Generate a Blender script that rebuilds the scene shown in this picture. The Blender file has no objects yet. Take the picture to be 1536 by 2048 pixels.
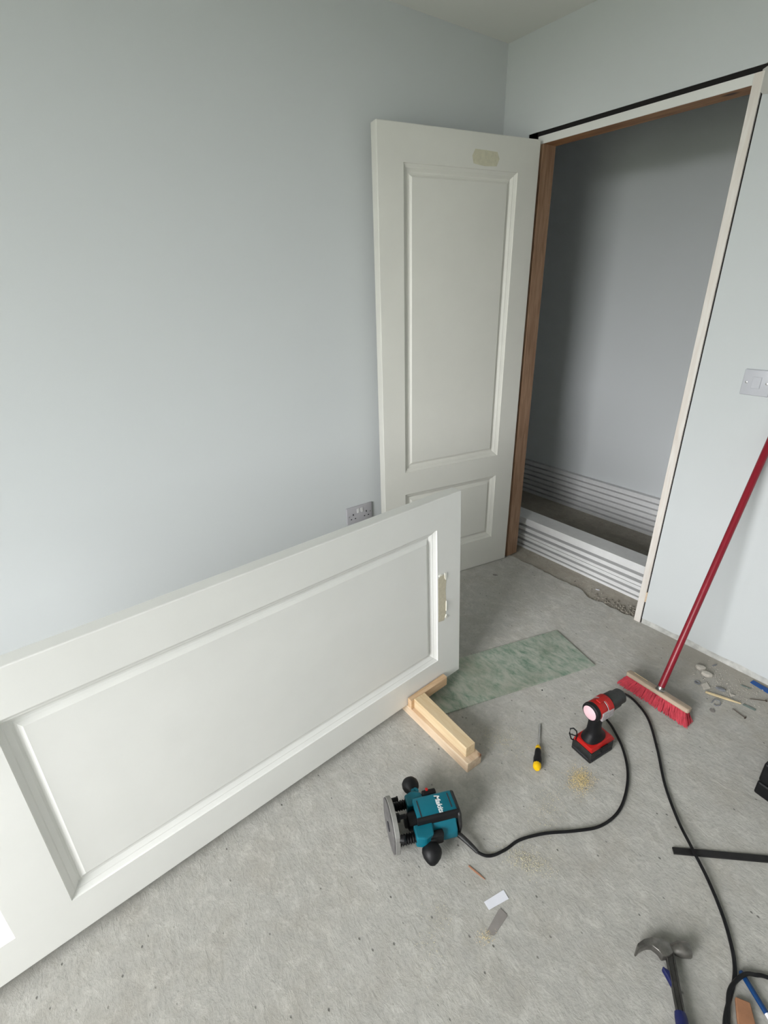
import bpy, bmesh, math, random
from mathutils import Vector, Matrix, Euler

random.seed(7)
scene = bpy.context.scene
COL = scene.collection
R = math.radians

# ------------------------------------------------------------------ camera
CAM = Vector((-2.0469, -1.8651, 1.4359))
yaw, pit, rol = R(54.3126), R(-24.1558), R(-1.455)
fw = Vector((math.cos(yaw) * math.cos(pit), math.sin(yaw) * math.cos(pit), math.sin(pit)))
r0 = Vector((math.sin(yaw), -math.cos(yaw), 0))
u0 = r0.cross(fw)
rr = math.cos(rol) * r0 + math.sin(rol) * u0
uu = -math.sin(rol) * r0 + math.cos(rol) * u0
cd = bpy.data.cameras.new('camera')
cam = bpy.data.objects.new('camera', cd)
COL.objects.link(cam)
M = Matrix((rr, uu, -fw)).transposed().to_4x4()
M.translation = CAM
cam.matrix_world = M
cd.sensor_fit = 'HORIZONTAL'
cd.sensor_width = 36
cd.lens = 994.38 * 36 / 1536
cd.clip_start = 0.02
scene.camera = cam

# ------------------------------------------------------------------ sky, window light, exposure
wd = bpy.data.worlds.new('world')
scene.world = wd
wd.use_nodes = True
bg = wd.node_tree.nodes['Background']
bg.inputs[0].default_value = (0.98, 0.985, 0.995, 1)
bg.inputs[1].default_value = 8.0

WIN = (-2.5, -0.95, 0.45, 2.22)      # y0,y1,z0,z1 of the window in the wall opposite the doorway
XW = -4.2
pl = bpy.data.lights.new('window_portal', 'AREA')
pl.shape = 'RECTANGLE'
pl.size = WIN[3] - WIN[2]
pl.size_y = WIN[1] - WIN[0]
pl.cycles.is_portal = True
po = bpy.data.objects.new('window_portal', pl)
COL.objects.link(po)
po.location = (XW - 0.02, (WIN[0] + WIN[1]) / 2, (WIN[2] + WIN[3]) / 2)
po.rotation_euler = (0, R(-90), 0)

vs = scene.view_settings
vs.view_transform = 'Standard'
vs.look = 'None'
vs.gamma = 1
vs.use_curve_mapping = False
vs.exposure = 1.40
scene.cycles.max_bounces = 7
scene.cycles.diffuse_bounces = 5
scene.cycles.glossy_bounces = 3
scene.cycles.transmission_bounces = 4
scene.cycles.caustics_reflective = False
scene.cycles.caustics_refractive = False
scene.cycles.adaptive_threshold = 0.06
scene.cycles.use_denoising = True


# ------------------------------------------------------------------ materials
def lin(c):
    c = c / 255.0
    return c / 12.92 if c <= 0.04045 else ((c + 0.055) / 1.055) ** 2.4


def rgb(r, g, b):
    return (lin(r), lin(g), lin(b), 1)


class NT:
    def __init__(self, name):
        self.m = bpy.data.materials.new(name)
        self.m.use_nodes = True
        self.t = self.m.node_tree
        self.b = self.t.nodes['Principled BSDF']

    def matte(self, v):
        if 'Diffuse Roughness' in self.b.inputs:
            self.b.inputs['Diffuse Roughness'].default_value = v

    def n(self, typ, **kw):
        x = self.t.nodes.new(typ)
        for k, v in kw.items():
            setattr(x, k, v)
        return x

    def l(self, a, b):
        self.t.links.new(a, b)

    def coords(self, scale=(1, 1, 1), rot=(0, 0, 0), obj=True):
        tc = self.n('ShaderNodeTexCoord')
        mp = self.n('ShaderNodeMapping')
        mp.inputs['Scale'].default_value = scale
        mp.inputs['Rotation'].default_value = rot
        self.l(tc.outputs['Object'], mp.inputs['Vector'])
        return mp.outputs[0]

    def noise(self, vec, scale, detail=4, rough=0.6, dist=0.0):
        x = self.n('ShaderNodeTexNoise')
        x.inputs['Scale'].default_value = scale
        x.inputs['Detail'].default_value = detail
        x.inputs['Roughness'].default_value = rough
        x.inputs['Distortion'].default_value = dist
        self.l(vec, x.inputs['Vector'])
        return x.outputs['Fac']

    def ramp(self, fac, stops):
        x = self.n('ShaderNodeValToRGB')
        e = x.color_ramp.elements
        while len(e) < len(stops):
            e.new(0.5)
        for i, (p, c) in enumerate(stops):
            e[i].position = p
            e[i].color = c
        self.l(fac, x.inputs['Fac'])
        return x.outputs['Color']

    def mix(self, fac, a, b, blend='MIX'):
        x = self.n('ShaderNodeMix', data_type='RGBA', blend_type=blend)
        if isinstance(fac, (int, float)):
            x.inputs[0].default_value = fac
        else:
            self.l(fac, x.inputs[0])
        for s, v in ((6, a), (7, b)):
            if isinstance(v, tuple):
                x.inputs[s].default_value = v
            else:
                self.l(v, x.inputs[s])
        return x.outputs[2]

    def math(self, op, a, b):
        x = self.n('ShaderNodeMath', operation=op)
        for i, v in enumerate((a, b)):
            if isinstance(v, (int, float)):
                x.inputs[i].default_value = v
            else:
                self.l(v, x.inputs[i])
        return x.outputs[0]

    def bump(self, h, strength, dist):
        x = self.n('ShaderNodeBump')
        x.inputs['Strength'].default_value = strength
        x.inputs['Distance'].default_value = dist
        self.l(h, x.inputs['Height'])
        self.l(x.outputs[0], self.b.inputs['Normal'])

    def base(self, c):
        if isinstance(c, tuple):
            self.b.inputs['Base Color'].default_value = c
        else:
            self.l(c, self.b.inputs['Base Color'])


def plain(name, col, rough=0.5, metal=0.0, var=0.12, scale=30, bump=0.0, bscale=200, bdist=0.001):
    k = NT(name)
    v = k.coords()
    f = k.noise(v, scale, 4)
    dark = tuple(c * (1 - var) for c in col[:3]) + (1,)
    lite = tuple(min(1, c * (1 + var)) for c in col[:3]) + (1,)
    k.base(k.ramp(f, [(0.3, dark), (0.7, lite)]))
    k.b.inputs['Roughness'].default_value = rough
    k.b.inputs['Metallic'].default_value = metal
    if bump:
        k.bump(k.noise(v, bscale, 3), bump, bdist)
    return k.m


def wall_paint(name, col):
    k = NT(name)
    v = k.coords()
    f = k.noise(v, 1.3, 3)
    k.base(k.mix(f, tuple(c * 0.975 for c in col[:3]) + (1,), col))
    k.b.inputs['Roughness'].default_value = 0.85
    k.matte(1.0)
    k.bump(k.noise(v, 260, 1), 0.10, 0.001)
    return k.m


def wood(name, base, dark, knot, axis='X', rough=0.6, knots=True):
    k = NT(name)
    sc = {'X': (1.2, 14, 14), 'Y': (14, 1.2, 14), 'Z': (14, 14, 1.2)}[axis]
    v = k.coords(sc)
    g = k.noise(v, 5, 5, 0.6, 0.6)
    c = k.ramp(g, [(0.3, dark), (0.62, base)])
    f2 = k.noise(k.coords(), 6, 3)
    c = k.mix(k.math('MULTIPLY', f2, 0.35), c, dark)
    if knots:
        vo = k.n('ShaderNodeTexVoronoi')
        vo.inputs['Scale'].default_value = 9
        k.l(k.coords({'X': (.5, 1, 1), 'Y': (1, .5, 1), 'Z': (1, 1, .5)}[axis]), vo.inputs['Vector'])
        kf = k.ramp(vo.outputs['Distance'], [(0.06, (1, 1, 1, 1)), (0.14, (0, 0, 0, 1))])
        c = k.mix(kf, c, knot)
    k.base(c)
    k.b.inputs['Roughness'].default_value = rough
    k.bump(g, 0.15, 0.001)
    return k.m


M_WALL = wall_paint('wall_paint', (0.69, 0.714, 0.718, 1))
M_CEIL = wall_paint('ceiling_paint', (0.70, 0.70, 0.67, 1))
M_HALLW = wall_paint('hall_paint', (0.70, 0.72, 0.73, 1))
M_DOOR = plain('cream_door_paint', (0.80, 0.79, 0.73, 1), 0.42, var=0.02, scale=5, bump=0.06, bscale=350, bdist=0.0006)
M_DOORW = plain('white_door_paint', (0.83, 0.83, 0.80, 1), 0.42, var=0.02, scale=5, bump=0.06, bscale=350, bdist=0.0006)
M_TAPE = plain('tape_residue', (0.66, 0.63, 0.48, 1), 0.7, var=0.08, scale=60)
M_SCAR = plain('paint_scar', (0.62, 0.57, 0.44, 1), 0.8, var=0.10, scale=80, bump=0.3, bscale=300)
M_FLAKE = plain('paint_flake', (0.86, 0.84, 0.76, 1), 0.6, var=0.05)
M_PINE = wood('reddish_pine', rgb(184, 150, 122), rgb(148, 112, 86), rgb(84, 52, 34), 'Z')
M_PINEH = wood('reddish_pine_head', rgb(190, 140, 96), rgb(140, 92, 58), rgb(84, 52, 34), 'Y')
M_PINEW = wood('whitened_pine', rgb(240, 236, 230), rgb(224, 214, 204), rgb(190, 180, 168), 'Z')
M_GAPSHADE = plain('gap_shade', (0.012, 0.010, 0.010, 1), 0.95)  # near-black colour standing in for shade deep in the lining gap
M_PLASTER = plain('bare_plaster', (0.60, 0.60, 0.57, 1), 0.95, var=0.22, scale=25, bump=0.8, bscale=90, bdist=0.004)
M_RUB = plain('mortar_crumb', (0.34, 0.31, 0.265, 1), 0.95, var=0.4, scale=60)
M_PATCH = plain('grey_filler', (0.52, 0.51, 0.48, 1), 0.9, var=0.08)
M_SKIRT = plain('primed_board', (0.83, 0.83, 0.83, 1), 0.5, var=0.03)
M_SKTOP = plain('primed_board_grey', (0.60, 0.61, 0.63, 1), 0.6, var=0.03)
M_GAP = plain('raw_board_edge', (0.30, 0.27, 0.27, 1), 0.8, var=0.1)
M_PLASTIC = plain('white_plastic', (0.55, 0.56, 0.60, 1), 0.35, var=0.02)
M_PLASTIC2 = plain('white_plastic_socket', (0.52, 0.51, 0.54, 1), 0.35, var=0.02)
M_HOLE = plain('dark_hole', (0.03, 0.03, 0.035, 1), 0.9)
M_CHROME = plain('bright_steel', (0.72, 0.72, 0.72, 1), 0.25, 1.0, var=0.06)
M_TEAL = plain('teal_plastic', rgb(0, 104, 122), 0.4, var=0.06)
M_BLACK = plain('black_rubber', (0.008, 0.008, 0.009, 1), 0.5, var=0.3)
M_BLACK.node_tree.nodes['Principled BSDF'].inputs['Specular IOR Level'].default_value = 0.3
M_BLACK2 = plain('dusty_black_plastic', (0.018, 0.018, 0.018, 1), 0.5, var=0.5, scale=60)
M_BAR = plain('dark_bar', (0.011, 0.010, 0.010, 1), 0.6, var=0.5, scale=40)
M_CHUCK = plain('charcoal_chuck', (0.032, 0.034, 0.032, 1), 0.5, var=0.25, scale=60)
M_ALU = plain('cast_aluminium', (0.30, 0.295, 0.28, 1), 0.5, 0.3, var=0.08, scale=60)
M_SOLE = plain('worn_grey_sole', (0.13, 0.125, 0.125, 1), 0.5, var=0.4, scale=40)
M_RED = plain('red_plastic', rgb(182, 26, 22), 0.4, var=0.10)
M_RED2 = plain('crimson_handle', rgb(140, 22, 40), 0.35, var=0.12, scale=12)
M_BRIST = plain('red_bristle', rgb(196, 62, 76), 0.8, var=0.22, scale=40)
M_LENS = plain('pink_sticker', rgb(238, 200, 208), 0.3, var=0.06, scale=50)
M_LABEL = plain('silver_label', (0.42, 0.38, 0.39, 1), 0.4, var=0.3, scale=120)
M_LETTER = plain('white_lettering', (0.85, 0.86, 0.86, 1), 0.5, var=0.02)
M_YELLOW = plain('yellow_plastic', rgb(244, 196, 12), 0.35, var=0.06)
M_STEEL = plain('worn_steel', (0.36, 0.35, 0.34, 1), 0.28, 1.0, var=0.25, scale=40)
M_DSTEEL = plain('dark_steel', (0.10, 0.095, 0.09, 1), 0.35, 0.9, var=0.3, scale=40)
M_HAM = plain('hammer_steel', (0.20, 0.19, 0.175, 1), 0.38, 0.75, var=0.3, scale=60)
M_BLUEG = plain('dark_blue_grip', rgb(20, 28, 84), 0.5, var=0.15)
M_BLUE = plain('blue_plastic', rgb(18, 84, 160), 0.4, var=0.1)
M_BLUE2 = plain('deep_blue_pen', rgb(8, 58, 110), 0.4, var=0.1)
M_WHITE = plain('white_card', (0.82, 0.83, 0.90, 1), 0.7, var=0.02)
M_GREYC = plain('grey_card', (0.27, 0.25, 0.235, 1), 0.8, var=0.08)
M_ORANGE = plain('terracotta', rgb(158, 112, 82), 0.8, var=0.15)
M_BEIGE = plain('stone_chip', (0.60, 0.56, 0.50, 1), 0.9, var=0.12, scale=60, bump=0.5)
M_STICK = plain('pale_splinter', rgb(226, 206, 164), 0.7, var=0.1, scale=60)
M_NAIL = plain('rusty_nail', (0.13, 0.10, 0.08, 1), 0.6, 0.5, var=0.2)
M_TEALD = plain('grey_green_plastic', rgb(120, 134, 128), 0.5, var=0.1)
M_GREYS = plain('grey_scrap', (0.24, 0.25, 0.27, 1), 0.6, var=0.2)
M_SAW = plain('sawdust', rgb(226, 206, 156), 0.9, var=0.15, scale=80)
M_SAWP = plain('pale_sawdust', rgb(214, 206, 176), 0.9, var=0.15, scale=80)
M_CURL = plain('reddish_shaving', rgb(178, 130, 104), 0.8, var=0.1)
M_PINEX = wood('pale_timber', rgb(232, 212, 186), rgb(212, 182, 150), rgb(112, 64, 38), 'Y')
M_PINEY = wood('yellow_timber', rgb(228, 208, 174), rgb(212, 182, 138), rgb(104, 62, 34), 'Y')
M_BLOCK = wood('dusty_broom_wood', rgb(206, 186, 164), rgb(170, 150, 130), rgb(140, 120, 100), 'Y', knots=False)
M_BROWNW = wood('block_timber', rgb(222, 192, 156), rgb(188, 150, 112), rgb(104, 52, 36), 'X')
M_FRAMEW = plain('window_frame_white', (0.8, 0.8, 0.8, 1), 0.4)
M_OUT = plain('outside_ground', (0.20, 0.21, 0.17, 1), 0.95, var=0.2, scale=1)


def concrete(name, base, stain, streak=True):
    k = NT(name)
    v = k.coords()
    big = k.noise(v, 1.6, 5, 0.62)
    mid = k.noise(v, 9, 5, 0.65)
    fine = k.noise(v, 90, 4, 0.7)
    c = k.mix(k.ramp(big, [(0.35, (0, 0, 0, 1)), (0.68, (1, 1, 1, 1))]), tuple(x * 0.9 for x in base[:3]) + (1,), base)
    c = k.mix(k.ramp(mid, [(0.45, (0, 0, 0, 1)), (0.75, (.55, .55, .55, 1))]), c, stain)
    pat = k.noise(k.coords((1, .75, 1), (0, 0, .4)), 24, 5, 0.75, 0.4)
    c = k.mix(k.ramp(pat, [(0.5, (0, 0, 0, 1)), (0.66, (.5, .5, .5, 1))]), c, tuple(min(1, x * 1.28) for x in base[:3]) + (1,))
    c = k.mix(k.ramp(pat, [(0.32, (.42, .42, .42, 1)), (0.45, (0, 0, 0, 1))]), c, tuple(x * 0.74 for x in base[:3]) + (1,))
    c = k.mix(k.ramp(fine, [(0.3, (.45, .45, .45, 1)), (0.5, (0, 0, 0, 1))]), c, tuple(x * 0.62 for x in base[:3]) + (1,))
    # small dark pits
    vo = k.n('ShaderNodeTexVoronoi')
    vo.inputs['Scale'].default_value = 34
    k.l(k.coords((1, .8, 1)), vo.inputs['Vector'])
    pit = k.ramp(vo.outputs['Distance'], [(0.05, (1, 1, 1, 1)), (0.11, (0, 0, 0, 1))])
    sel = k.ramp(k.noise(v, 14, 2), [(0.46, (0, 0, 0, 1)), (0.54, (1, 1, 1, 1))])
    pf = k.mix(1.0, pit, sel, 'MULTIPLY')
    c = k.mix(pf, c, tuple(x * 0.42 for x in base[:3]) + (1,))
    # dirt along the wall with the doorway (swept dust)
    sx = k.n('ShaderNodeSeparateXYZ')
    k.l(v, sx.inputs[0])
    edge = k.math('ADD', sx.outputs[0], k.math('MULTIPLY', k.math('SUBTRACT', mid, 0.5), 0.5))
    mr = k.n('ShaderNodeMapRange')
    mr.inputs[1].default_value = -0.30
    mr.inputs[2].default_value = -0.06
    mr.inputs[3].default_value = 0.0
    mr.inputs[4].default_value = 0.75
    k.l(edge, mr.inputs[0])
    my = k.n('ShaderNodeMapRange')
    my.inputs[1].default_value = -0.95
    my.inputs[2].default_value = -1.25
    k.l(k.math('ADD', sx.outputs[1], k.math('MULTIPLY', k.math('SUBTRACT', big, 0.5), 0.4)), my.inputs[0])
    c = k.mix(k.math('MULTIPLY', mr.outputs[0], my.outputs[0]), c, stain)
    k.base(c)
    k.b.inputs['Roughness'].default_value = 0.88
    k.matte(1.0)
    sv = k.coords((60, 26, 20), (0, 0, 0.12))
    st = k.noise(sv, 1.0, 4, 0.6, 0.8)
    h = k.math('ADD', k.math('MULTIPLY', st, 0.6), k.math('MULTIPLY', fine, 0.4))
    h = k.math('ADD', h, k.math('MULTIPLY', pat, 0.9))
    h = k.math('SUBTRACT', h, k.math('MULTIPLY', pf, 0.5))
    k.bump(h, 0.6, 0.0045)
    return k.m


M_FLOOR = concrete('tamped_concrete', (0.485, 0.475, 0.442, 1), (0.375, 0.348, 0.298, 1))
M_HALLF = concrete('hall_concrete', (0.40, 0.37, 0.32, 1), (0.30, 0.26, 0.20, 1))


def glass_mat():
    k = NT('dusty_green_sheet')
    v = k.coords((34, 15, 9))
    f = k.noise(v, 1.0, 5, 0.75, 0.3)
    f2 = k.noise(k.coords(), 3.2, 3)
    c = k.ramp(f, [(0.34, rgb(124, 152, 132)), (0.47, rgb(168, 182, 166)), (0.60, rgb(198, 202, 190))])
    c = k.mix(k.ramp(f2, [(0.5, (0, 0, 0, 1)), (0.75, (.6, .6, .6, 1))]), c, rgb(150, 148, 128))
    k.base(c)
    k.b.inputs['Roughness'].default_value = 0.35
    k.b.inputs['Transmission Weight'].default_value = 0.12
    k.b.inputs['IOR'].default_value = 1.45
    return k.m


M_GLASS = glass_mat()


# ------------------------------------------------------------------ mesh helpers
def finish(bm, name, mat, parent=None, smooth=False, recalc=True):
    if recalc:
        bmesh.ops.recalc_face_normals(bm, faces=bm.faces)
    me = bpy.data.meshes.new(name)
    bm.to_mesh(me)
    bm.free()
    me.materials.append(mat)
    if smooth:
        for p in me.polygons:
            p.use_smooth = True
        try:
            me.set_sharp_from_angle(angle=R(40))
        except Exception:
            pass
    o = bpy.data.objects.new(name, me)
    COL.objects.link(o)
    if parent is not None:
        o.parent = parent
    return o


def empty(name, loc, rot=(0, 0, 0)):
    o = bpy.data.objects.new(name, None)
    o.empty_display_size = 0.05
    o.location = loc
    o.rotation_euler = rot
    COL.objects.link(o)
    return o


def tag(o, label=None, cat=None, group=None, kind=None):
    if label:
        o['label'] = label
    if cat:
        o['category'] = cat
    if group:
        o['group'] = group
    if kind:
        o['kind'] = kind
    return o


def box(a, b, bev=0.0, seg=2, mat=None, bm=None):
    own = bm is None
    t = bmesh.new()
    bmesh.ops.create_cube(t, size=1)
    c = [(a[i] + b[i]) / 2 for i in range(3)]
    s = [abs(b[i] - a[i]) for i in range(3)]
    for v in t.verts:
        v.co = Vector([c[i] + v.co[i] * s[i] for i in range(3)])
    if bev:
        bmesh.ops.bevel(t, geom=list(t.edges), offset=bev, segments=seg, affect='EDGES', profile=0.5)
    if mat is not None:
        bmesh.ops.transform(t, matrix=mat, verts=t.verts)
    return t if own else merge(bm, t)


def merge(bm, t):
    me = bpy.data.meshes.new('tmp')
    t.to_mesh(me)
    t.free()
    bm.from_mesh(me)
    bpy.data.meshes.remove(me)
    return bm


def prism(outline, z0, z1, bev=0.0, seg=2, mat=None, top_scale=None):
    t = bmesh.new()
    lo = [t.verts.new((x, y, z0)) for x, y in outline]
    if top_scale:
        cx = sum(p[0] for p in outline) / len(outline)
        cy = sum(p[1] for p in outline) / len(outline)
        hi = [t.verts.new((cx + (x - cx) * top_scale, cy + (y - cy) * top_scale, z1)) for x, y in outline]
    else:
        hi = [t.verts.new((x, y, z1)) for x, y in outline]
    n = len(outline)
    t.faces.new(lo[::-1])
    t.faces.new(hi)
    for i in range(n):
        t.faces.new((lo[i], lo[(i + 1) % n], hi[(i + 1) % n], hi[i]))
    bmesh.ops.recalc_face_normals(t, faces=t.faces)
    if bev:
        bmesh.ops.bevel(t, geom=list(t.edges), offset=bev, segments=seg, affect='EDGES', profile=0.5)
    if mat is not None:
        bmesh.ops.transform(t, matrix=mat, verts=t.verts)
    return t


def axis_mat(p0, p1):
    """matrix taking local z axis (0..1 unit metres) onto p0->p1 direction"""
    p0 = Vector(p0)
    d = (Vector(p1) - p0)
    q = d.to_track_quat('Z', 'Y')
    m = q.to_matrix().to_4x4()
    m.translation = p0
    return m


def lathe(profile, p0=(0, 0, 0), p1=(0, 0, 1), seg=24, sx=1.0, sy=1.0):
    """profile: list of (r, t) with t metres along p0->p1"""
    t = bmesh.new()
    rings = []
    for r, h in profile:
        if r < 1e-6:
            rings.append([t.verts.new((0, 0, h))])
        else:
            rings.append([t.verts.new((sx * r * math.cos(2 * math.pi * i / seg), sy * r * math.sin(2 * math.pi * i / seg), h)) for i in range(seg)])
    for a, b in zip(rings, rings[1:]):
        for i in range(seg):
            j = (i + 1) % seg
            if len(a) == 1 and len(b) == 1:
                continue
            if len(a) == 1:
                t.faces.new((a[0], b[i], b[j]))
            elif len(b) == 1:
                t.faces.new((a[i], a[j], b[0]))
            else:
                t.faces.new((a[i], a[j], b[j], b[i]))
    if len(rings[0]) > 1:
        t.faces.new(rings[0][::-1])
    if len(rings[-1]) > 1:
        t.faces.new(rings[-1])
    bmesh.ops.transform(t, matrix=axis_mat(p0, p1), verts=t.verts)
    return t


def catmull(pts, k=6):
    P = [Vector(p) for p in pts]
    P = [P[0] * 2 - P[1]] + P + [P[-1] * 2 - P[-2]]
    out = []
    for i in range(1, len(P) - 2):
        for s in range(k):
            t = s / k
            a, b, c, d = P[i - 1], P[i], P[i + 1], P[i + 2]
            out.append(0.5 * ((2 * b) + (c - a) * t + (2 * a - 5 * b + 4 * c - d) * t * t + (3 * b - a - 3 * c + d) * t ** 3))
    out.append(P[-2])
    return out


def tube(pts, r, seg=10, radii=None, closed=False):
    t = bmesh.new()
    P = [Vector(p) for p in pts]
    n = len(P)
    rings = []
    up = Vector((0, 0, 1))
    for i in range(n):
        if closed:
            d = P[(i + 1) % n] - P[i - 1]
        else:
            d = P[min(i + 1, n - 1)] - P[max(i - 1, 0)]
        d.normalize()
        ref = up if abs(d.dot(up)) < 0.95 else Vector((1, 0, 0))
        a = d.cross(ref).normalized()
        b = a.cross(d).normalized()
        ri = radii[i] if radii else r
        rings.append([t.verts.new(P[i] + ri * (math.cos(2 * math.pi * k / seg) * a + math.sin(2 * math.pi * k / seg) * b)) for k in range(seg)])
    m = n if closed else n - 1
    for i in range(m):
        A, B = rings[i], rings[(i + 1) % n]
        for k in range(seg):
            t.faces.new((A[k], A[(k + 1) % seg], B[(k + 1) % seg], B[k]))
    if not closed:
        t.faces.new(rings[0][::-1])
        t.faces.new(rings[-1])
    return t


def struct(name, bm, mat, parent=None, label=None, smooth=False):
    o = finish(bm, name, mat, parent, smooth)
    if parent is None:
        o['kind'] = 'structure'
    if label:
        o['label'] = label
    return o


# ------------------------------------------------------------------ the setting
H = 2.365
YN = -3.7
THK = 0.09
HX = 0.935               # hallway far wall
# opening in the wall with the doorway
GY0, GY1, GZ = -0.145, -1.0275, 2.022
YL, YR, ZT = -0.2268, -0.994, 1.9755


def jag(n, amp):
    return [random.uniform(-amp, amp) for _ in range(n)]


# room floor with a broken edge under the doorway
bm = bmesh.new()
edge = []
ny = 46
for i in range(ny + 1):
    y = 0.02 + (-1.06 - 0.02) * i / ny
    amp = 0.006 if y > -0.65 else 0.014
    edge.append((0.03 + random.uniform(-amp, amp) - (0.02 if -1.03 < y < -0.72 else 0), y))
outline = [(XW - 0.1, 0.1), (0.03, 0.1)] + edge + [(0.06, -1.08), (0.06, YN - 0.1), (XW - 0.1, YN - 0.1)]
struct('floor', prism(outline, -0.12, 0.0), M_FLOOR, label='rough grey concrete floor with a tamped texture')
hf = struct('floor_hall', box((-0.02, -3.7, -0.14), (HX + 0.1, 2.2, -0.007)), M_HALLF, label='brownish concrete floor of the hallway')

# left wall
struct('wall_left', box((XW - 0.1, 0, -0.02), (0.0, 0.1, H)), M_WALL, label='large pale cool grey painted wall')
# wall with the doorway: pieces beside and above the opening
bm = bmesh.new()
box((0, GY0, -0.02), (THK, 0.1, H), bm=bm)
box((0, GY1, GZ), (THK, GY0, H), bm=bm)
ys = [GY1 + (YN - GY1) * i / 40 for i in range(41)]
low = []
zc = 0.022
for i, y in enumerate(ys):
    zc = min(0.040, max(0.016, zc + random.uniform(-0.006, 0.0065)))
    low.append((y, zc))
outl = [(GY1, H)] + low + [(YN, H)]
t = prism(outl, 0, THK)
# outline is (y,z) -> map x=extrusion
for v in t.verts:
    v.co = Vector((v.co.z, v.co.x, v.co.y))
merge(bm, t)
wr = struct('wall_right', bm, M_WALL, label='bright white painted wall with the doorway')
# rough unpainted plaster band at the foot of that wall
bm = bmesh.new()
band = [(0.004 + random.uniform(-0.0015, 0.0015), y) for y in ys]
t = prism(band + [(0.08, YN), (0.08, GY1)], -0.02, 0.05)
struct('plaster_strip', t, M_PLASTER, wr, label='rough bare plaster along the wall foot')
# grey filler patch at the head of the right jamb
t = prism([(-1.014, 2.008), (-1.060, 2.03), (-1.12, 2.02), (-1.14, 1.955), (-1.09, 1.938), (-1.03, 1.945), (-1.018, 1.955)], -0.0012, 0.001)
for v in t.verts:
    v.co = Vector((v.co.z, v.co.x, v.co.y))
struct('filler_patch', t, M_PATCH, wr, label='patch of grey filler')

# back wall with the window, near wall, ceiling
bm = bmesh.new()
y0, y1, z0, z1 = WIN
box((XW - 0.25, YN - 0.1, -0.1), (XW, y0, H), bm=bm)
box((XW - 0.25, y1, -0.1), (XW, 0.1, H), bm=bm)
box((XW - 0.25, y0, -0.1), (XW, y1, z0), bm=bm)
box((XW - 0.25, y0, z1), (XW, y1, H), bm=bm)
struct('wall_back', bm, M_WALL)
struct('wall_near', box((XW - 0.1, YN - 0.1, -0.02), (0.0, YN, H)), M_WALL)
struct('ceiling', box((XW - 0.25, -3.9, H), (HX + 0.2, 2.4, H + 0.1)), M_CEIL, label='pale ceiling corner')
wf = bmesh.new()
fw_ = 0.05
xx0, xx1 = XW - 0.15, XW - 0.09
box((xx0, y0, z0), (xx1, y0 + fw_, z1), bm=wf)
box((xx0, y1 - fw_, z0), (xx1, y1, z1), bm=wf)
box((xx0, y0, z0), (xx1, y1, z0 + fw_), bm=wf)
box((xx0, y0, z1 - fw_), (xx1, y1, z1), bm=wf)
struct('window_1', wf, M_FRAMEW)
# hallway shell
struct('wall_hall', box((HX, -3.8, -0.02), (HX + 0.1, 2.3, H)), M_HALLW, label='dim grey hallway wall seen through the doorway')
struct('wall_hall_end', box((THK, 2.2, -0.02), (HX, 2.3, H)), M_HALLW)
struct('wall_hall_side', box((0.0, 0.1, -0.02), (THK, 2.3, H)), M_HALLW)
struct('wall_hall_far', box((0.0, -3.8, -0.02), (HX, -3.7, H)), M_HALLW)
struct('ground_outside', box((-70, -60, -0.4), (XW - 0.25, 60, -0.25)), M_OUT)

# near-black strips filling the gap around the lining, its deep shade painted in
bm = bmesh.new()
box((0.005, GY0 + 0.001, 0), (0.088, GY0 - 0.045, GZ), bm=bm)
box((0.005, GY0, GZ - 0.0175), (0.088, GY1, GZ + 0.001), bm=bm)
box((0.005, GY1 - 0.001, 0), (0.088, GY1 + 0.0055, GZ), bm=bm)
struct('gap_shade_strips', bm, M_GAPSHADE, wr)

# door lining
JT = 0.0275
tr = empty('trim_1', (0.04, (YL + YR) / 2, 0))
tag(tr, 'bare pine door lining fitted in the doorway, no architrave yet', kind='structure')


def trpart(name, a, b, mat, label=None, bev=0.001):
    ox, oy = 0.04, (YL + YR) / 2
    o = finish(box((a[0] - ox, a[1] - oy, a[2]), (b[0] - ox, b[1] - oy, b[2]), bev, 1), name, mat, tr)
    if label:
        o['label'] = label
    return o


trpart('jamb', (0.001, YL, 0.0), (0.085, YL + JT, ZT + 0.028), M_PINE)
trpart('jamb', (0.001, YR - JT, 0.0), (0.085, YR, ZT + 0.028), M_PINEW)
trpart('head', (0.001, YR, ZT), (0.085, YL, ZT + 0.028), M_PINEH)
trpart('painted_edge', (-0.002, YR - JT, -0.0), (0.0015, YR + 0.0005, ZT + 0.029), M_PINEW, 'whitened front edge of the right jamb')
trpart('painted_edge', (-0.002, YR, ZT), (0.0015, YL + JT, ZT + 0.029), M_DOORW, 'whitened front edge of the head')
trpart('shim', (-0.002, YR - JT - 0.0065, 0.115), (0.03, YR - JT, 0.165), M_PINEX, 'small wooden packer in the gap')


# ------------------------------------------------------------------ panel doors
W, L = 0.762, 1.981
S, T, L1, MR, L2 = 0.1105, 0.1208, 1.2246, 0.1103, 0.3602
TH = 0.046
PROFILE = [(0, 0), (0.0015, 0.004), (0.011, 0.0105), (0.0135, 0.0108), (0.0235, 0.0190), (0.028, 0.0195), (0.034, 0.0170), (0.042, 0.0105)]


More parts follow.
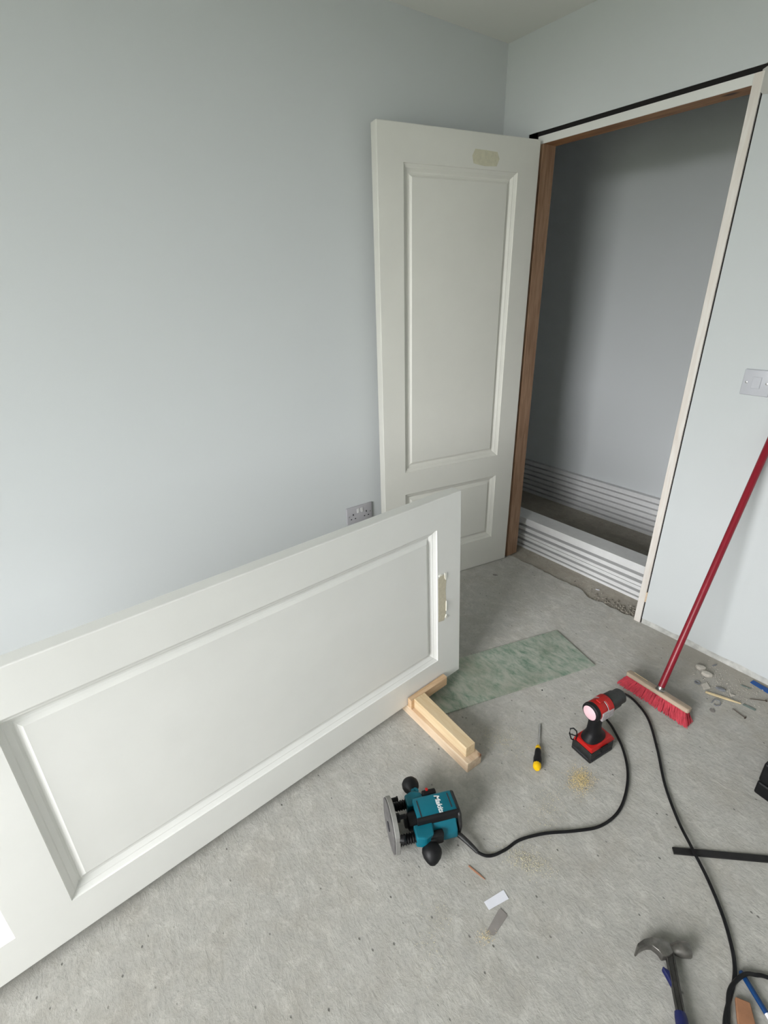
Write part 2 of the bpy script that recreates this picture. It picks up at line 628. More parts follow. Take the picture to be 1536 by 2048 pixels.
def door_parts(root, f, mat):
    """f(p, q, w): p across width, q down from the door's top, w depth -> local coords"""
    cu = [0, S, W - S, W]
    cv = [0, T, T + L1, T + L1 + MR, T + L1 + MR + L2, L]
    bm = bmesh.new()
    V = {}

    def vert(p, q, w):
        key = (round(p, 5), round(q, 5), round(w, 5))
        if key not in V:
            V[key] = bm.verts.new(f(p, q, w))
        return V[key]
    holes = {(1, 1), (1, 3)}
    for w in (0, TH):
        for i in range(3):
            for j in range(5):
                if (i, j) in holes and w == 0:
                    continue
                bm.faces.new([vert(cu[i], cv[j], w), vert(cu[i + 1], cv[j], w), vert(cu[i + 1], cv[j + 1], w), vert(cu[i], cv[j + 1], w)])
    for i in range(3):
        for q in (0, L):
            bm.faces.new([vert(cu[i], q, 0), vert(cu[i + 1], q, 0), vert(cu[i + 1], q, TH), vert(cu[i], q, TH)])
    for j in range(5):
        for p in (0, W):
            bm.faces.new([vert(p, cv[j], 0), vert(p, cv[j + 1], 0), vert(p, cv[j + 1], TH), vert(p, cv[j], TH)])
    fr = finish(bm, 'stiles_and_rails', mat, root)
    bv = fr.modifiers.new('bevel', 'BEVEL')
    bv.width = 0.003
    bv.segments = 2
    bv.limit_method = 'ANGLE'
    bv.angle_limit = R(60)
    for nm, (q0, q1) in (('upper_panel', (T, T + L1)), ('lower_panel', (T + L1 + MR, T + L1 + MR + L2))):
        o_in, d_in = PROFILE[-1]
        pb = bmesh.new()
        pb.faces.new([pb.verts.new(f(*c)) for c in ((S + o_in, q0 + o_in, d_in), (W - S - o_in, q0 + o_in, d_in), (W - S - o_in, q1 - o_in, d_in), (S + o_in, q1 - o_in, d_in))])
        # give the panel board its thickness
        ex = bmesh.ops.extrude_face_region(pb, geom=list(pb.faces))
        dv = Vector(f(0, 0, 0.02)) - Vector(f(0, 0, 0))
        for v in ex['geom']:
            if isinstance(v, bmesh.types.BMVert):
                v.co += dv
        pan = finish(pb, nm, mat, root)
        mb = bmesh.new()
        rings = []
        for o, dep in PROFILE:
            rings.append([mb.verts.new(f(*c)) for c in ((S + o, q0 + o, dep), (W - S - o, q0 + o, dep), (W - S - o, q1 - o, dep), (S + o, q1 - o, dep))])
        for a, b in zip(rings, rings[1:]):
            for i in range(4):
                mb.faces.new((a[i], a[(i + 1) % 4], b[(i + 1) % 4], b[i]))
        finish(mb, 'moulding', mat, pan)


# hung door
d1 = empty('door_1', (-0.0259, -0.2353, 0.004), (0, 0, R(170.4061 - 180)))
tag(d1, 'cream two-panel door standing open beside the doorway', 'door', kind='structure')
door_parts(d1, lambda p, q, w: Vector((-p, w, L - q)), M_DOOR)
t = prism([(-0.336, 1.877), (-0.343, 1.902), (-0.330, 1.925), (-0.27, 1.924), (-0.222, 1.922), (-0.210, 1.900), (-0.222, 1.874), (-0.28, 1.871)], -0.0006, 0.0)
for v in t.verts:
    v.co = Vector((v.co.x, v.co.z, v.co.y))
finish(t, 'tape_patch', M_TAPE, d1)['label'] = 'yellowish tape residue patch'

# door lying on its long edge
d2 = empty('panel_door', (-0.9093, -0.7690, 0.042), (R(-2.1048), 0, R(184.2393 - 180)))
tag(d2, 'off-white two-panel door lying on its long edge in a wooden stand', 'door')
door_parts(d2, lambda p, q, w: Vector((-q, w, p)), M_DOORW)
t = prism([(-0.117, 0.462), (-0.105, 0.470), (-0.092, 0.468), (-0.078, 0.466), (-0.076, 0.44), (-0.080, 0.40), (-0.076, 0.35), (-0.079, 0.30), (-0.088, 0.276), (-0.117, 0.282)], -0.0006, 0.0)
for v in t.verts:
    v.co = Vector((v.co.x, v.co.z, v.co.y))
sc = finish(t, 'paint_scar', M_SCAR, d2)
sc['label'] = 'beige scar where paint has peeled'
for (x, z, w, h) in ((-0.081, 0.463, 0.012, 0.030), (-0.078, 0.289, 0.010, 0.016), (-0.106, 0.474, 0.020, 0.006), (-0.077, 0.335, 0.004, 0.05)):
    pts = [(x + w * math.cos(a) * random.uniform(.35, .62), z + h * math.sin(a) * random.uniform(.35, .62)) for a in [i * math.pi / 4 for i in range(8)]]
    t = prism(pts, -0.0035, 0.0)
    for v in t.verts:
        v.co = Vector((v.co.x, v.co.z, v.co.y))
    finish(t, 'paint_flake', M_FLAKE, sc)

# wooden stand that holds the lying door
st = empty('door_stand', (-1.16, -0.90, 0), (0, 0, 0))
tag(st, 'small softwood stand of battens gripping the lying door', 'stand')


def stp(name, a, b, mat, rz=0.0, bev=0.0015, label=None):
    o = finish(box([a[i] - (-1.16, -0.90, 0)[i] for i in range(3)], [b[i] - (-1.16, -0.90, 0)[i] for i in range(3)], bev, 1), name, mat, st)
    if label:
        o['label'] = label
    return o


stp('base_batten', (-1.192, -1.100, 0.0), (-1.129, -0.60, 0.0398), M_PINEX)
# brace with a slightly tapering top
t = prism([(-1.180, -1.078), (-1.141, -1.080), (-1.128, -0.812), (-1.178, -0.812)], 0.0408, 0.083, 0.0015, 1)
for v in t.verts:
    v.co -= Vector((-1.16, -0.90, 0))
finish(t, 'brace_block', M_PINEY, st)
t = prism([(-1.192, -0.8135), (-1.192, -0.7925), (-1.005, -0.7785), (-1.005, -0.801)], 0.0408, 0.080, 0.0015, 1)
for v in t.verts:
    v.co -= Vector((-1.16, -0.90, 0))
finish(t, 'stop_block', M_BROWNW, st)
t = prism([(-1.192, -0.700), (-1.192, -0.725), (-1.005, -0.712), (-1.005, -0.690)], 0.0408, 0.080, 0.0015, 1)
for v in t.verts:
    v.co -= Vector((-1.16, -0.90, 0))
finish(t, 'stop_block', M_BROWNW, st)
# second batten that carries the far half of the door, beyond the frame
st2 = finish(box((-2.62, -1.0, 0), (-2.56, -0.70, 0.0405), 0.0015, 1), 'door_stand_batten', M_PINEX)
tag(st2, 'short pale batten under the foot end of the lying door', 'batten')

# ------------------------------------------------------------------ switch and socket
sw = empty('light_switch', (0, -1.221, 1.1143))
tag(sw, 'white square light switch on the wall right of the doorway', 'switch')
finish(box((-0.0095, -0.043, -0.043), (0, 0.043, 0.043), 0.003, 3), 'plate', M_PLASTIC, sw, True)
finish(box((-0.0125, -0.013, -0.019), (-0.009, 0.013, 0.019), 0.0012, 2, Matrix.Rotation(R(3), 4, 'Y')), 'rocker', M_PLASTIC, sw)
for s in (-1, 1):
    finish(lathe([(0.0035, 0), (0.0035, 0.001), (0.002, 0.0016)], (-0.0095, s * 0.0302, 0), (-1, s * 0.0302, 0), 12), 'screw', M_CHROME, sw, True)

so = empty('wall_socket', (-0.9316 + 0.073, 0, 0.4435))
tag(so, 'white double power socket low on the grey wall', 'socket')
finish(box((-0.073, -0.0095, -0.043), (0.073, 0, 0.043), 0.003, 3), 'plate', M_PLASTIC2, so, True)
for s in (-1, 1):
    finish(box((s * 0.010 - 0.0065, -0.0135, 0.008), (s * 0.010 + 0.0065, -0.009, 0.030), 0.001, 2), 'rocker', M_FRAMEW, so)
    cx = s * 0.038
    for (dx, dz, w, h) in ((0, 0.004, 0.0045, 0.010), (-0.0115, -0.018, 0.007, 0.0045), (0.0115, -0.018, 0.007, 0.0045)):
        finish(box((cx + dx - w / 2, -0.0101, dz - h / 2), (cx + dx + w / 2, -0.009, dz + h / 2)), 'pin_hole', M_HOLE, so)
    finish(lathe([(0.003, 0), (0.003, 0.0007), (0.0015, 0.001)], (s * 0.0605, -0.0095, -0.002), (s * 0.0605, -1, -0.002), 10), 'screw', M_STEEL, so, True)


# ------------------------------------------------------------------ skirting boards in the hallway
def board(x0, depth, z0, face, gap, y0, y1, mat):
    """white front lip of height `face` over a recessed foot of height `gap`"""
    bm = bmesh.new()
    rec = min(0.05, depth * 0.85)
    prof = [(x0, z0 + gap), (x0 + 0.0015, z0 + gap + face), (x0 + depth, z0 + gap + face), (x0 + depth, z0)]
    if gap > 0.001:
        prof += [(x0 + rec, z0), (x0 + rec, z0 + gap - 0.001)]
    a = [bm.verts.new((p[0], y0, p[1])) for p in prof]
    b = [bm.verts.new((p[0], y1, p[1])) for p in prof]
    n = len(prof)
    for i in range(n):
        bm.faces.new((a[i], a[(i + 1) % n], b[(i + 1) % n], b[i]))
    bm.faces.new(a[::-1])
    bm.faces.new(b)
    return bm


ORD = ['lowest', 'second', 'third', 'fourth', 'fifth', 'sixth', 'seventh', 'eighth']
FZ = -0.007
z = FZ
for i in range(7):
    face, gap = 0.0220, 0.0145
    if i == 0:
        gap = 0.0
    o = finish(board(HX - 0.034, 0.033, z, face, gap + 0.0004, -1.9, 1.2, M_SKIRT), 'skirting_board', M_SKIRT)
    lab = 'white board against the hallway wall, ' + (ORD[i] + (' of the seven' if i == 0 else ' from the floor'))
    if i == 6:
        lab = 'white board against the hallway wall, topmost of the seven'
    tag(o, lab, 'board', 'boards stacked against the hallway wall')
    z += face + gap + 0.0006
NB = [(0.000, 0.0140), (0.009, 0.0190), (0.016, 0.0170), (0.003, 0.0150), (0.017, 0.0200), (0.018, 0.0410)]
z = FZ
for i, (gap, face) in enumerate(NB):
    dx = [0.0, 0.002, 0.0, 0.001, 0.002, 0.0][i]
    o = finish(board(0.172 + dx, 0.112, z, face, gap + 0.0004, -1.9, 0.6, M_SKIRT), 'skirting_board', M_SKIRT)
    lab = 'white board in the stack just past the threshold, ' + (ORD[i] + (' of the six' if i == 0 else ' from the floor'))
    if i == len(NB) - 1:
        lab = 'thick white board on top of the stack just past the threshold'
    tag(o, lab, 'board', 'boards stacked just past the threshold')
    z += face + gap + 0.0006

# rubble along the broken floor edge in the doorway
bm = bmesh.new()
rnd = random.Random(5)
for i in range(260):
    y = -1.02 + abs(rnd.gauss(0, 0.16))
    if y > -0.55:
        continue
    x = 0.035 + rnd.gauss(0, 0.022) + (y + 1.02) * 0.05
    s = rnd.uniform(0.0015, 0.0065)
    t = bmesh.new()
    bmesh.ops.create_icosphere(t, subdivisions=1, radius=s)
    for v in t.verts:
        v.co *= rnd.uniform(0.7, 1.25)
        v.co.z *= 0.6
    bmesh.ops.transform(t, matrix=Matrix.Translation((x, y, -0.006 + s * 0.3)) @ Euler((rnd.random() * 6, rnd.random(), rnd.random() * 6)).to_matrix().to_4x4(), verts=t.verts)
    merge(bm, t)
o = finish(bm, 'mortar_rubble', M_RUB)
tag(o, 'crumbled mortar along the broken floor edge in the doorway', 'rubble', kind='stuff')

# ------------------------------------------------------------------ green sheet on the floor
gs = finish(prism([(-0.353, -0.826), (-0.422, -1.063), (-1.108, -0.8715), (-1.040, -0.634)], 0.0008, 0.0058, 0.0006, 1), 'glass_sheet', M_GLASS)
tag(gs, 'dusty green glass sheet lying flat on the concrete under the door end', 'glass sheet')

# ------------------------------------------------------------------ plunge router lying on its side
ra = math.atan2(-0.39, 0.92)
RX, RY, RS, RZ = -1.432, -1.160, 1.04, 0.95
ro = empty('plunge_router', (RX, RY, 0), (0, 0, ra))
ro.scale = (RS, RS, RZ)
tag(ro, 'teal and black plunge router lying on its side, black cord trailing', 'router')
BX = -0.092
ZC = 0.071
# base plate: round with two flats
outl = []
for i in range(48):
    a = 2 * math.pi * i / 48
    yy, zz = 0.071 * math.cos(a), 0.071 * math.sin(a)
    yy = max(-0.064, min(0.064, yy))
    outl.append((yy, zz))
mt = Matrix(((0, 0, 1, 0), (1, 0, 0, 0), (0, 1, 0, 0), (0, 0, 0, 1)))
mt.translation = (BX, 0, ZC)
bp = finish(prism(outl, 0, 0.013, 0.0012, 1, mt), 'base_plate', M_ALU, ro)
ms = mt.copy()
ms.translation = (BX - 0.0035, 0, ZC)
so_ = finish(prism([(a * .965, b * .965) for a, b in outl], 0, 0.0034, 0.0005, 1, ms), 'sole', M_SOLE, bp)
finish(lathe([(0.013, 0), (0.013, 0.001)], (BX - 0.0042, 0, ZC - 0.004), (-1, 0, ZC - 0.004), 20), 'bit_opening', M_HOLE, bp)
for s in (-1, 1):
    prof = [(0.0105, 0)]
    for i in range(7):
        prof += [(0.0145, 0.003 + i * 0.007), (0.0108, 0.0065 + i * 0.007)]
    finish(lathe(prof, (BX + 0.012, s * 0.047, ZC), (1, s * 0.047, ZC), 16), 'guide_post', M_BLACK, ro, True)
    # plunge carriage arms
    finish(prism([(-0.036, s * 0.027), (-0.036, s * 0.062), (-0.012, s * 0.070), (0.012, s * 0.060), (0.018, s * 0.027)], ZC - 0.022, ZC + 0.020, 0.004, 2), 'carriage_arm', M_TEAL, ro)
# depth stop turret and rod
finish(lathe([(0.011, 0), (0.012, 0.004), (0.012, 0.012), (0.006, 0.015), (0.006, 0.030)], (BX + 0.012, -0.006, ZC + 0.034), (1, -0.006, ZC + 0.034), 14), 'depth_stop', M_BLACK, ro, True)
finish(lathe([(0.009, 0), (0.010, 0.003), (0.010, 0.012), (0.006, 0.014)], (BX + 0.013, -0.058, ZC + 0.028), (BX + 0.6, -0.3, ZC + 0.028), 12), 'clamp_screw', M_BLACK, ro, True)
finish(lathe([(0.006, 0), (0.006, 0.018), (0.0075, 0.018), (0.0075, 0.022)], (BX + 0.013, 0.05, ZC + 0.028), (BX + 1, 0.05, ZC + 0.03), 12), 'clamp_screw', M_BLACK, ro, True)
# motor nose between the posts
finish(lathe([(0.012, 0), (0.014, 0.006), (0.022, 0.010), (0.026, 0.022), (0.027, 0.034)], (-0.052, 0, ZC - 0.008), (1, 0, ZC - 0.008), 20), 'motor_nose', M_BLACK, ro, True)
# motor housing (octagonal front, cut by its seam)
hz0, hz1 = 0.022, 0.112


def yz_prism(pts, x0, x1, bev=0.002, seg=2):
    t = prism(pts, x0, x1)
    for v in t.verts:
        v.co = Vector((v.co.z, v.co.x, v.co.y))
    bmesh.ops.recalc_face_normals(t, faces=t.faces)
    if bev:
        bmesh.ops.bevel(t, geom=list(t.edges), offset=bev, segments=seg, affect='EDGES', profile=0.5)
    return t


hs = finish(yz_prism([(-0.028, 0.108), (0.034, 0.108), (0.043, 0.096), (0.043, 0.035), (0.030, 0.022), (-0.030, 0.022), (-0.030, 0.094)], -0.020, 0.090, 0.004, 3), 'motor_housing', M_TEAL, ro, True)
finish(yz_prism([(-0.034, 0.084), (-0.030, 0.104), (-0.0265, 0.1095), (-0.022, 0.1095), (-0.026, 0.080)], -0.024, 0.094, 0.001, 1), 'seam_band', M_BLACK, ro)
finish(yz_prism([(-0.030, 0.090), (-0.036, 0.086), (-0.052, 0.060), (-0.054, 0.034), (-0.040, 0.022), (-0.028, 0.022)], -0.016, 0.083, 0.004, 3), 'side_housing', M_TEAL, ro, True)
cap = finish(yz_prism([(-0.036, 0.100), (-0.024, 0.107), (0.033, 0.107), (0.042, 0.096), (0.042, 0.036), (0.030, 0.024), (-0.040, 0.024), (-0.046, 0.060)], 0.088, 0.098, 0.004, 2), 'end_cap', M_BLACK2, ro, True)
finish(box((-0.012, -0.022, 0.1075), (-0.009, 0.026, 0.1088)), 'vent_slot', M_HOLE, hs)
finish(box((0.076, -0.014, 0.1075), (0.079, 0.028, 0.1088)), 'vent_slot', M_HOLE, hs)
finish(box((-0.022, -0.024, 0.098), (-0.012, 0.030, 0.1072), 0.003, 2), 'front_collar', M_TEAL, hs)
# brand lettering across the housing
cu = bpy.data.curves.new('lettering', 'FONT')
cu.body = 'makita'
cu.body = 'Makita'
cu.size = 0.0185
cu.shear = 0.25
cu.offset = 0.00035
cu.extrude = 0.0002
cu.space_character = 0.95
tmp = bpy.data.objects.new('lettering_tmp', cu)
COL.objects.link(tmp)
bpy.context.view_layer.update()
me = bpy.data.meshes.new_from_object(tmp.evaluated_get(bpy.context.evaluated_depsgraph_get()))
bpy.data.objects.remove(tmp)
bpy.data.curves.remove(cu)
xs = [v.co.x for v in me.vertices]
mw = max(xs) - min(xs)
k = 0.054 / mw
for v in me.vertices:
    v.co = Vector((0.040 + v.co.y * k * 0.95, 0.029 - (v.co.x - min(xs)) * k, 0.1082 + v.co.z))
me.materials.append(M_LETTER)
lt = bpy.data.objects.new('lettering', me)
COL.objects.link(lt)
lt.parent = hs
lt['label'] = 'white brand lettering'
# switch block on the far side
finish(box((0.012, 0.040, 0.060), (0.052, 0.056, 0.104), 0.004, 2), 'switch_block', M_BLACK, ro)
finish(box((0.024, 0.050, 0.098), (0.031, 0.058, 0.1075), 0.001, 1), 'switch', M_RED, ro)
# handles
kn = [(0.0, 0.0), (0.014, 0.001), (0.0145, 0.012), (0.013, 0.022), (0.016, 0.030), (0.022, 0.038), (0.0245, 0.048), (0.0235, 0.058), (0.017, 0.067), (0.008, 0.071), (0, 0.072)]
hf_ = finish(lathe(kn, (-0.006, 0.050, 0.068), (-0.02, 1.0, 0.14), 24), 'handle_knob', M_BLACK, ro, True)
finish(lathe([(0.011, 0), (0.011, 0.006), (0.004, 0.006), (0.004, 0.004)], (-0.002, 0.070, 0.080), (-0.002, 0.070, 1.0), 16), 'handle_cap', M_TEAL, hf_, True)
kn2 = [(0.0, 0.0), (0.018, 0.001), (0.0185, 0.014), (0.016, 0.020), (0.020, 0.026), (0.0255, 0.035), (0.0262, 0.044), (0.022, 0.056), (0.014, 0.066), (0.006, 0.072), (0, 0.073)]
finish(lathe(kn2, (0.010, -0.042, 0.060), (-0.24, -1.0, -0.36), 24), 'handle_knob', M_BLACK, ro, True)
finish(box((-0.004, -0.064, 0.040), (0.040, -0.046, 0.082), 0.005, 2), 'handle_socket', M_BLACK, ro)
# cord
ri = Matrix.Translation((RX, RY, 0)) @ Matrix.Rotation(ra, 4, 'Z') @ Matrix.Diagonal((RS, RS, RZ, 1))
ri = ri.inverted()
C0 = [(-1.372, -1.205, 0.030), (-1.357, -1.266, 0.018), (-1.350, -1.297, 0.009)]
CABLE = [(-1.372, -1.205, 0.030), (-1.362, -1.250, 0.022), (-1.350, -1.297, 0.009), (-1.329, -1.324, 0.006), (-1.284, -1.338, 0.006), (-1.229, -1.345, 0.006), (-1.158, -1.376, 0.006), (-1.084, -1.423, 0.006), (-1.015, -1.458, 0.006), (-0.937, -1.466, 0.006), (-0.857, -1.446, 0.006), (-0.779, -1.407, 0.006), (-0.712, -1.350, 0.006), (-0.661, -1.284, 0.006), (-0.633, -1.234, 0.006), (-0.572, -1.190, 0.006), (-0.510, -1.190, 0.006), (-0.478, -1.225, 0.006), (-0.486, -1.275, 0.006), (-0.529, -1.343, 0.006), (-0.629, -1.426, 0.006), (-0.737, -1.505, 0.006), (-0.820, -1.583, 0.007), (-0.874, -1.645, 0.012), (-0.922, -1.708, 0.008), (-0.978, -1.766, 0.006), (-1.028, -1.805, 0.006), (-1.064, -1.826, 0.006), (-1.099, -1.838, 0.006), (-1.141, -1.845, 0.006), (-1.190, -1.856, 0.006), (-1.27, -1.89, 0.006), (-1.32, -1.93, 0.006), (-1.30, -1.96, 0.006), (-1.24, -1.92, 0.006), (-1.194, -1.868, 0.006), (-1.164, -1.852, 0.007), (-1.129, -1.839, 0.012), (-1.097, -1.840, 0.015), (-1.066, -1.848, 0.013), (-1.047, -1.861, 0.007), (-1.029, -1.880, 0.006), (-0.99, -1.95, 0.006), (-0.93, -2.05, 0.006)]
pts = [ri @ Vector(p) for p in catmull(CABLE, 8)]
pc = finish(tube(pts, 0.0042, 8), 'power_cord', M_BLACK, ro, True)
g0 = [ri @ Vector(p) for p in catmull(C0, 6)]
finish(tube(g0, 0.007, 12, [0.0085 - 0.003 * i / (len(g0) - 1) for i in range(len(g0))]), 'cord_guard', M_BLACK2, ro, True)

# ------------------------------------------------------------------ cordless drill standing on its battery
da = math.atan2(-0.12, 0.993)
DX, DY = -0.790, -1.288
dr = empty('cordless_drill', (DX, DY, 0), (0, 0, da))
tag(dr, 'red and black cordless drill standing upright on its battery', 'drill')
bt = finish(prism([(-0.058, -0.039), (0.050, -0.039), (0.060, -0.028), (0.060, 0.028), (0.050, 0.039), (-0.058, 0.039)], 0.0, 0.044, 0.004, 2), 'battery', M_BLACK2, dr, True)
finish(box((-0.055, -0.0405, 0.012), (0.045, -0.0385, 0.018)), 'battery_groove', M_HOLE, bt)
finish(box((-0.0595, -0.030, 0.012), (-0.0575, 0.030, 0.018)), 'battery_groove', M_HOLE, bt)
finish(box((-0.015, -0.044, 0.030), (0.020, -0.036, 0.050), 0.003, 2), 'battery_latch', M_BLACK, bt)
sk = bmesh.new()
lo = [(-0.056, -0.037, 0.044), (0.060, -0.037, 0.044), (0.062, 0.037, 0.044), (-0.056, 0.037, 0.044)]
hi = [(-0.056, -0.034, 0.062), (0.044, -0.033, 0.066), (0.044, 0.033, 0.066), (-0.056, 0.034, 0.062)]
a = [sk.verts.new(c) for c in lo]
b = [sk.verts.new(c) for c in hi]
sk.faces.new(a[::-1])
sk.faces.new(b)
for i in range(4):
    sk.faces.new((a[i], a[(i + 1) % 4], b[(i + 1) % 4], b[i]))
bmesh.ops.bevel(sk, geom=list(sk.edges), offset=0.003, segments=2, affect='EDGES', profile=0.5)
finish(sk, 'foot_shell', M_RED, dr, True)
# grip: oval lofted up to the head
hb = bmesh.new()
secs = [((-0.008, 0.058), 0.044, 0.031), ((-0.008, 0.070), 0.042, 0.029), ((-0.010, 0.084), 0.029, 0.023), ((-0.011, 0.098), 0.024, 0.020), ((-0.013, 0.120), 0.022, 0.0185), ((-0.012, 0.145), 0.0225, 0.0185), ((-0.006, 0.170), 0.026, 0.020)]
rg = []
for (cx, cz), rx, ry in secs:
    rg.append([hb.verts.new((cx + rx * math.copysign(abs(math.cos(t)) ** .8, math.cos(t)), ry * math.copysign(abs(math.sin(t)) ** .8, math.sin(t)), cz)) for t in [2 * math.pi * i / 20 for i in range(20)]])
for A, B in zip(rg, rg[1:]):
    for i in range(20):
        hb.faces.new((A[i], A[(i + 1) % 20], B[(i + 1) % 20], B[i]))
hb.faces.new(rg[0][::-1])
hb.faces.new(rg[-1])
gr = finish(hb, 'grip', M_BLACK, dr, True)
finish(box((0.010, -0.007, 0.128), (0.028, 0.007, 0.158), 0.004, 2), 'trigger', M_BLACK2, gr)
finish(box((-0.034, -0.006, 0.098), (-0.0305, 0.004, 0.104), 0.001, 1), 'grip_badge', M_RED, gr)
HZ = 0.188
finish(lathe([(0.024, 0), (0.031, 0.004), (0.032, 0.012), (0.030, 0.018)], (-0.052, 0, HZ), (1, 0, HZ), 28), 'rear_ring', M_BLACK, dr, True)
finish(lathe([(0.024, 0), (0.022, 0.0012), (0, 0.0015)], (-0.0522, 0, HZ), (-1, 0, HZ), 28), 'rear_sticker', M_LENS, dr, True)
hd = finish(lathe([(0.029, 0), (0.031, 0.006), (0.031, 0.030), (0.029, 0.036), (0.033, 0.040), (0.033, 0.060), (0.028, 0.064), (0.02, 0.066)], (-0.036, 0, HZ), (1, 0, HZ), 28), 'head_shell', M_RED, dr, True)
finish(box((-0.030, -0.0335, HZ - 0.022), (0.024, -0.024, HZ + 0.010), 0.003, 2), 'side_label', M_LABEL, hd)
finish(box((-0.020, -0.009, HZ + 0.028), (0.020, 0.009, HZ + 0.0345), 0.003, 2), 'top_switch', M_RED, hd)
finish(tube([(-0.001, 0.0315 * math.cos(t), HZ + 0.0315 * math.sin(t)) for t in [2 * math.pi * i / 28 for i in range(28)]], 0.0012, 6, closed=True), 'seam_ring', M_LABEL, hd)
ck = finish(lathe([(0.024, 0), (0.0285, 0.002), (0.0290, 0.010), (0.0280, 0.040), (0.0255, 0.043), (0.0245, 0.045), (0.0245, 0.066), (0.020, 0.072), (0.010, 0.0745)], (0.027, 0, HZ), (1, 0, HZ), 24), 'chuck', M_CHUCK, dr, True)
finish(lathe([(0.010, 0), (0.009, 0.006), (0.005, 0.008)], (0.101, 0, HZ), (1, 0, HZ), 16), 'chuck_jaws', M_STEEL, ck, True)
# belt hook
finish(tube([(-0.064, 0.030, 0.046), (-0.069, 0.036, 0.050), (-0.071, 0.044, 0.068), (-0.068, 0.046, 0.086), (-0.063, 0.038, 0.092), (-0.059, 0.028, 0.086), (-0.058, 0.024, 0.068), (-0.060, 0.026, 0.050)], 0.0024, 8, closed=True), 'belt_hook', M_BLACK, dr, True)
finish(tube([(-0.071, 0.044, 0.066), (-0.058, 0.024, 0.066)], 0.002, 8), 'hook_bar', M_BLACK, dr)
finish(tube([(-0.062, 0.029, 0.050), (-0.052, 0.027, 0.054)], 0.004, 8), 'hook_mount', M_RED, dr)

# ------------------------------------------------------------------ screwdriver
p0, p1 = Vector((-1.013, -1.233, 0.0135)), Vector((-0.848, -1.117, 0.0045))
sd = empty('screwdriver', (-1.013, -1.233, 0), (0, 0, 0))
tag(sd, 'screwdriver with yellow and black handle lying on the floor', 'screwdriver')
q0 = p0 - Vector((-1.013, -1.233, 0))
q1 = p1 - Vector((-1.013, -1.233, 0))
finish(lathe([(0, 0), (0.008, 0.001), (0.012, 0.006), (0.0133, 0.013), (0.0125, 0.022)], q0, q1, 18), 'end_cap', M_YELLOW, sd, True)
finish(lathe([(0.0128, 0.020), (0.0130, 0.045), (0.0105, 0.058), (0.0102, 0.072), (0.0088, 0.082), (0.0078, 0.084)], q0, q1, 12), 'grip', M_BLACK, sd, True)
finish(lathe([(0.0078, 0.082), (0.0090, 0.086), (0.0085, 0.094), (0.0050, 0.100)], q0, q1, 12), 'collar', M_YELLOW, sd, True)
finish(lathe([(0.0030, 0.098), (0.0030, 0.196), (0.0026, 0.199), (0.0008, 0.202)], q0, q1, 10), 'shaft', M_CHROME, sd, True)

# ------------------------------------------------------------------ broom
br = empty('broom', (-0.435, -1.318, 0), (0, 0, R(-3)))
tag(br, 'broom with crimson handle and red bristles leaning on the wall', 'broom')
tilt = Matrix.Translation((0.010, 0.012, 0)) @ Matrix.Rotation(R(12), 4, 'Y')
blk = finish(prism([(-0.016, -0.114), (-0.016, 0.114), (-0.010, 0.119), (0.010, 0.119), (0.016, 0.114), (0.016, -0.114), (0.010, -0.119), (-0.010, -0.119)], 0.041, 0.058, 0.003, 2, tilt), 'broom_block', M_BLOCK, br, True)
bm = bmesh.new()
rnd = random.Random(3)
for j in range(5):
    for i in range(25):
        bx, by = -0.013 + 0.0065 * j, -0.108 + 0.216 * i / 24
        for kx in range(16):
            ax, ay = bx + rnd.gauss(0, 0.0017), by + rnd.gauss(0, 0.0020)
            ex = bx * 1.5 - 0.004 + rnd.gauss(0, 0.004)
            ey = by * 1.19 + rnd.gauss(0, 0.004)
            top = tilt @ Vector((ax, ay, 0.043))
            bot = tilt @ Vector((ex, ey, 0.0))
            bot.z = max(0.001, rnd.uniform(0.001, 0.006))
            mid = (top + bot) / 2 + Vector((rnd.gauss(0, .0015), rnd.gauss(0, .0015), 0))
            w = 0.0012
            prev = None
            for c in (top, mid, bot):
                ring = [bm.verts.new(c + Vector((w * math.cos(t), w * math.sin(t), 0))) for t in (0, 2.09, 4.19)]
                if prev:
                    for m in range(3):
                        bm.faces.new((prev[m], prev[(m + 1) % 3], ring[(m + 1) % 3], ring[m]))
                prev = ring
bs = finish(bm, 'bristles', M_BRIST, br, recalc=False)
bs['kind'] = 'stuff'
bs['label'] = 'worn red bristles'
hb0 = Vector((0.022, 0.006, 0.055))
hb1 = Vector((0.425, -0.022, 0.985))
hb1 = Matrix.Rotation(R(3), 3, 'Z') @ Vector((0.4185, 0.002, 0.985))
finish(lathe([(0.0155, 0), (0.0160, 0.004), (0.0135, 0.006), (0.0135, 0.016)], hb0, hb1, 20), 'ferrule', M_STEEL, br, True)
ln = (hb1 - hb0).length
finish(lathe([(0.0118, 0.012), (0.0118, ln - 0.004), (0.009, ln), (0.0, ln + 0.001)], hb0, hb1, 20), 'handle', M_RED2, br, True)
finish(tube([tilt @ Vector((0.010, 0.10, 0.0580)), tilt @ Vector((0.008, 0.045, 0.0580))], 0.0014, 6), 'chipped_edge', M_STICK, blk)


# ------------------------------------------------------------------ claw hammer
hm = empty('claw_hammer', (-1.175, -1.735, 0))
tag(hm, 'steel claw hammer with blue grip lying near the frame bottom', 'hammer')
HO = Vector((-1.175, -1.735, 0))
# local frame from the photo: e1 along the head (claw -> face), e2 along the handle
A0 = Vector((-1.228, -1.676, 0)) - HO
A1 = Vector((-1.119, -1.760, 0)) - HO
e1 = (A1 - A0).normalized()
e2 = Vector((e1.y, -e1.x, 0))
if e2.dot(Vector((-1.266, -1.803, 0)) - HO) < 0:
    e2 = -e2


def hl(a, b):
    v = A0 + e1 * a + e2 * b
    return (v.x, v.y)


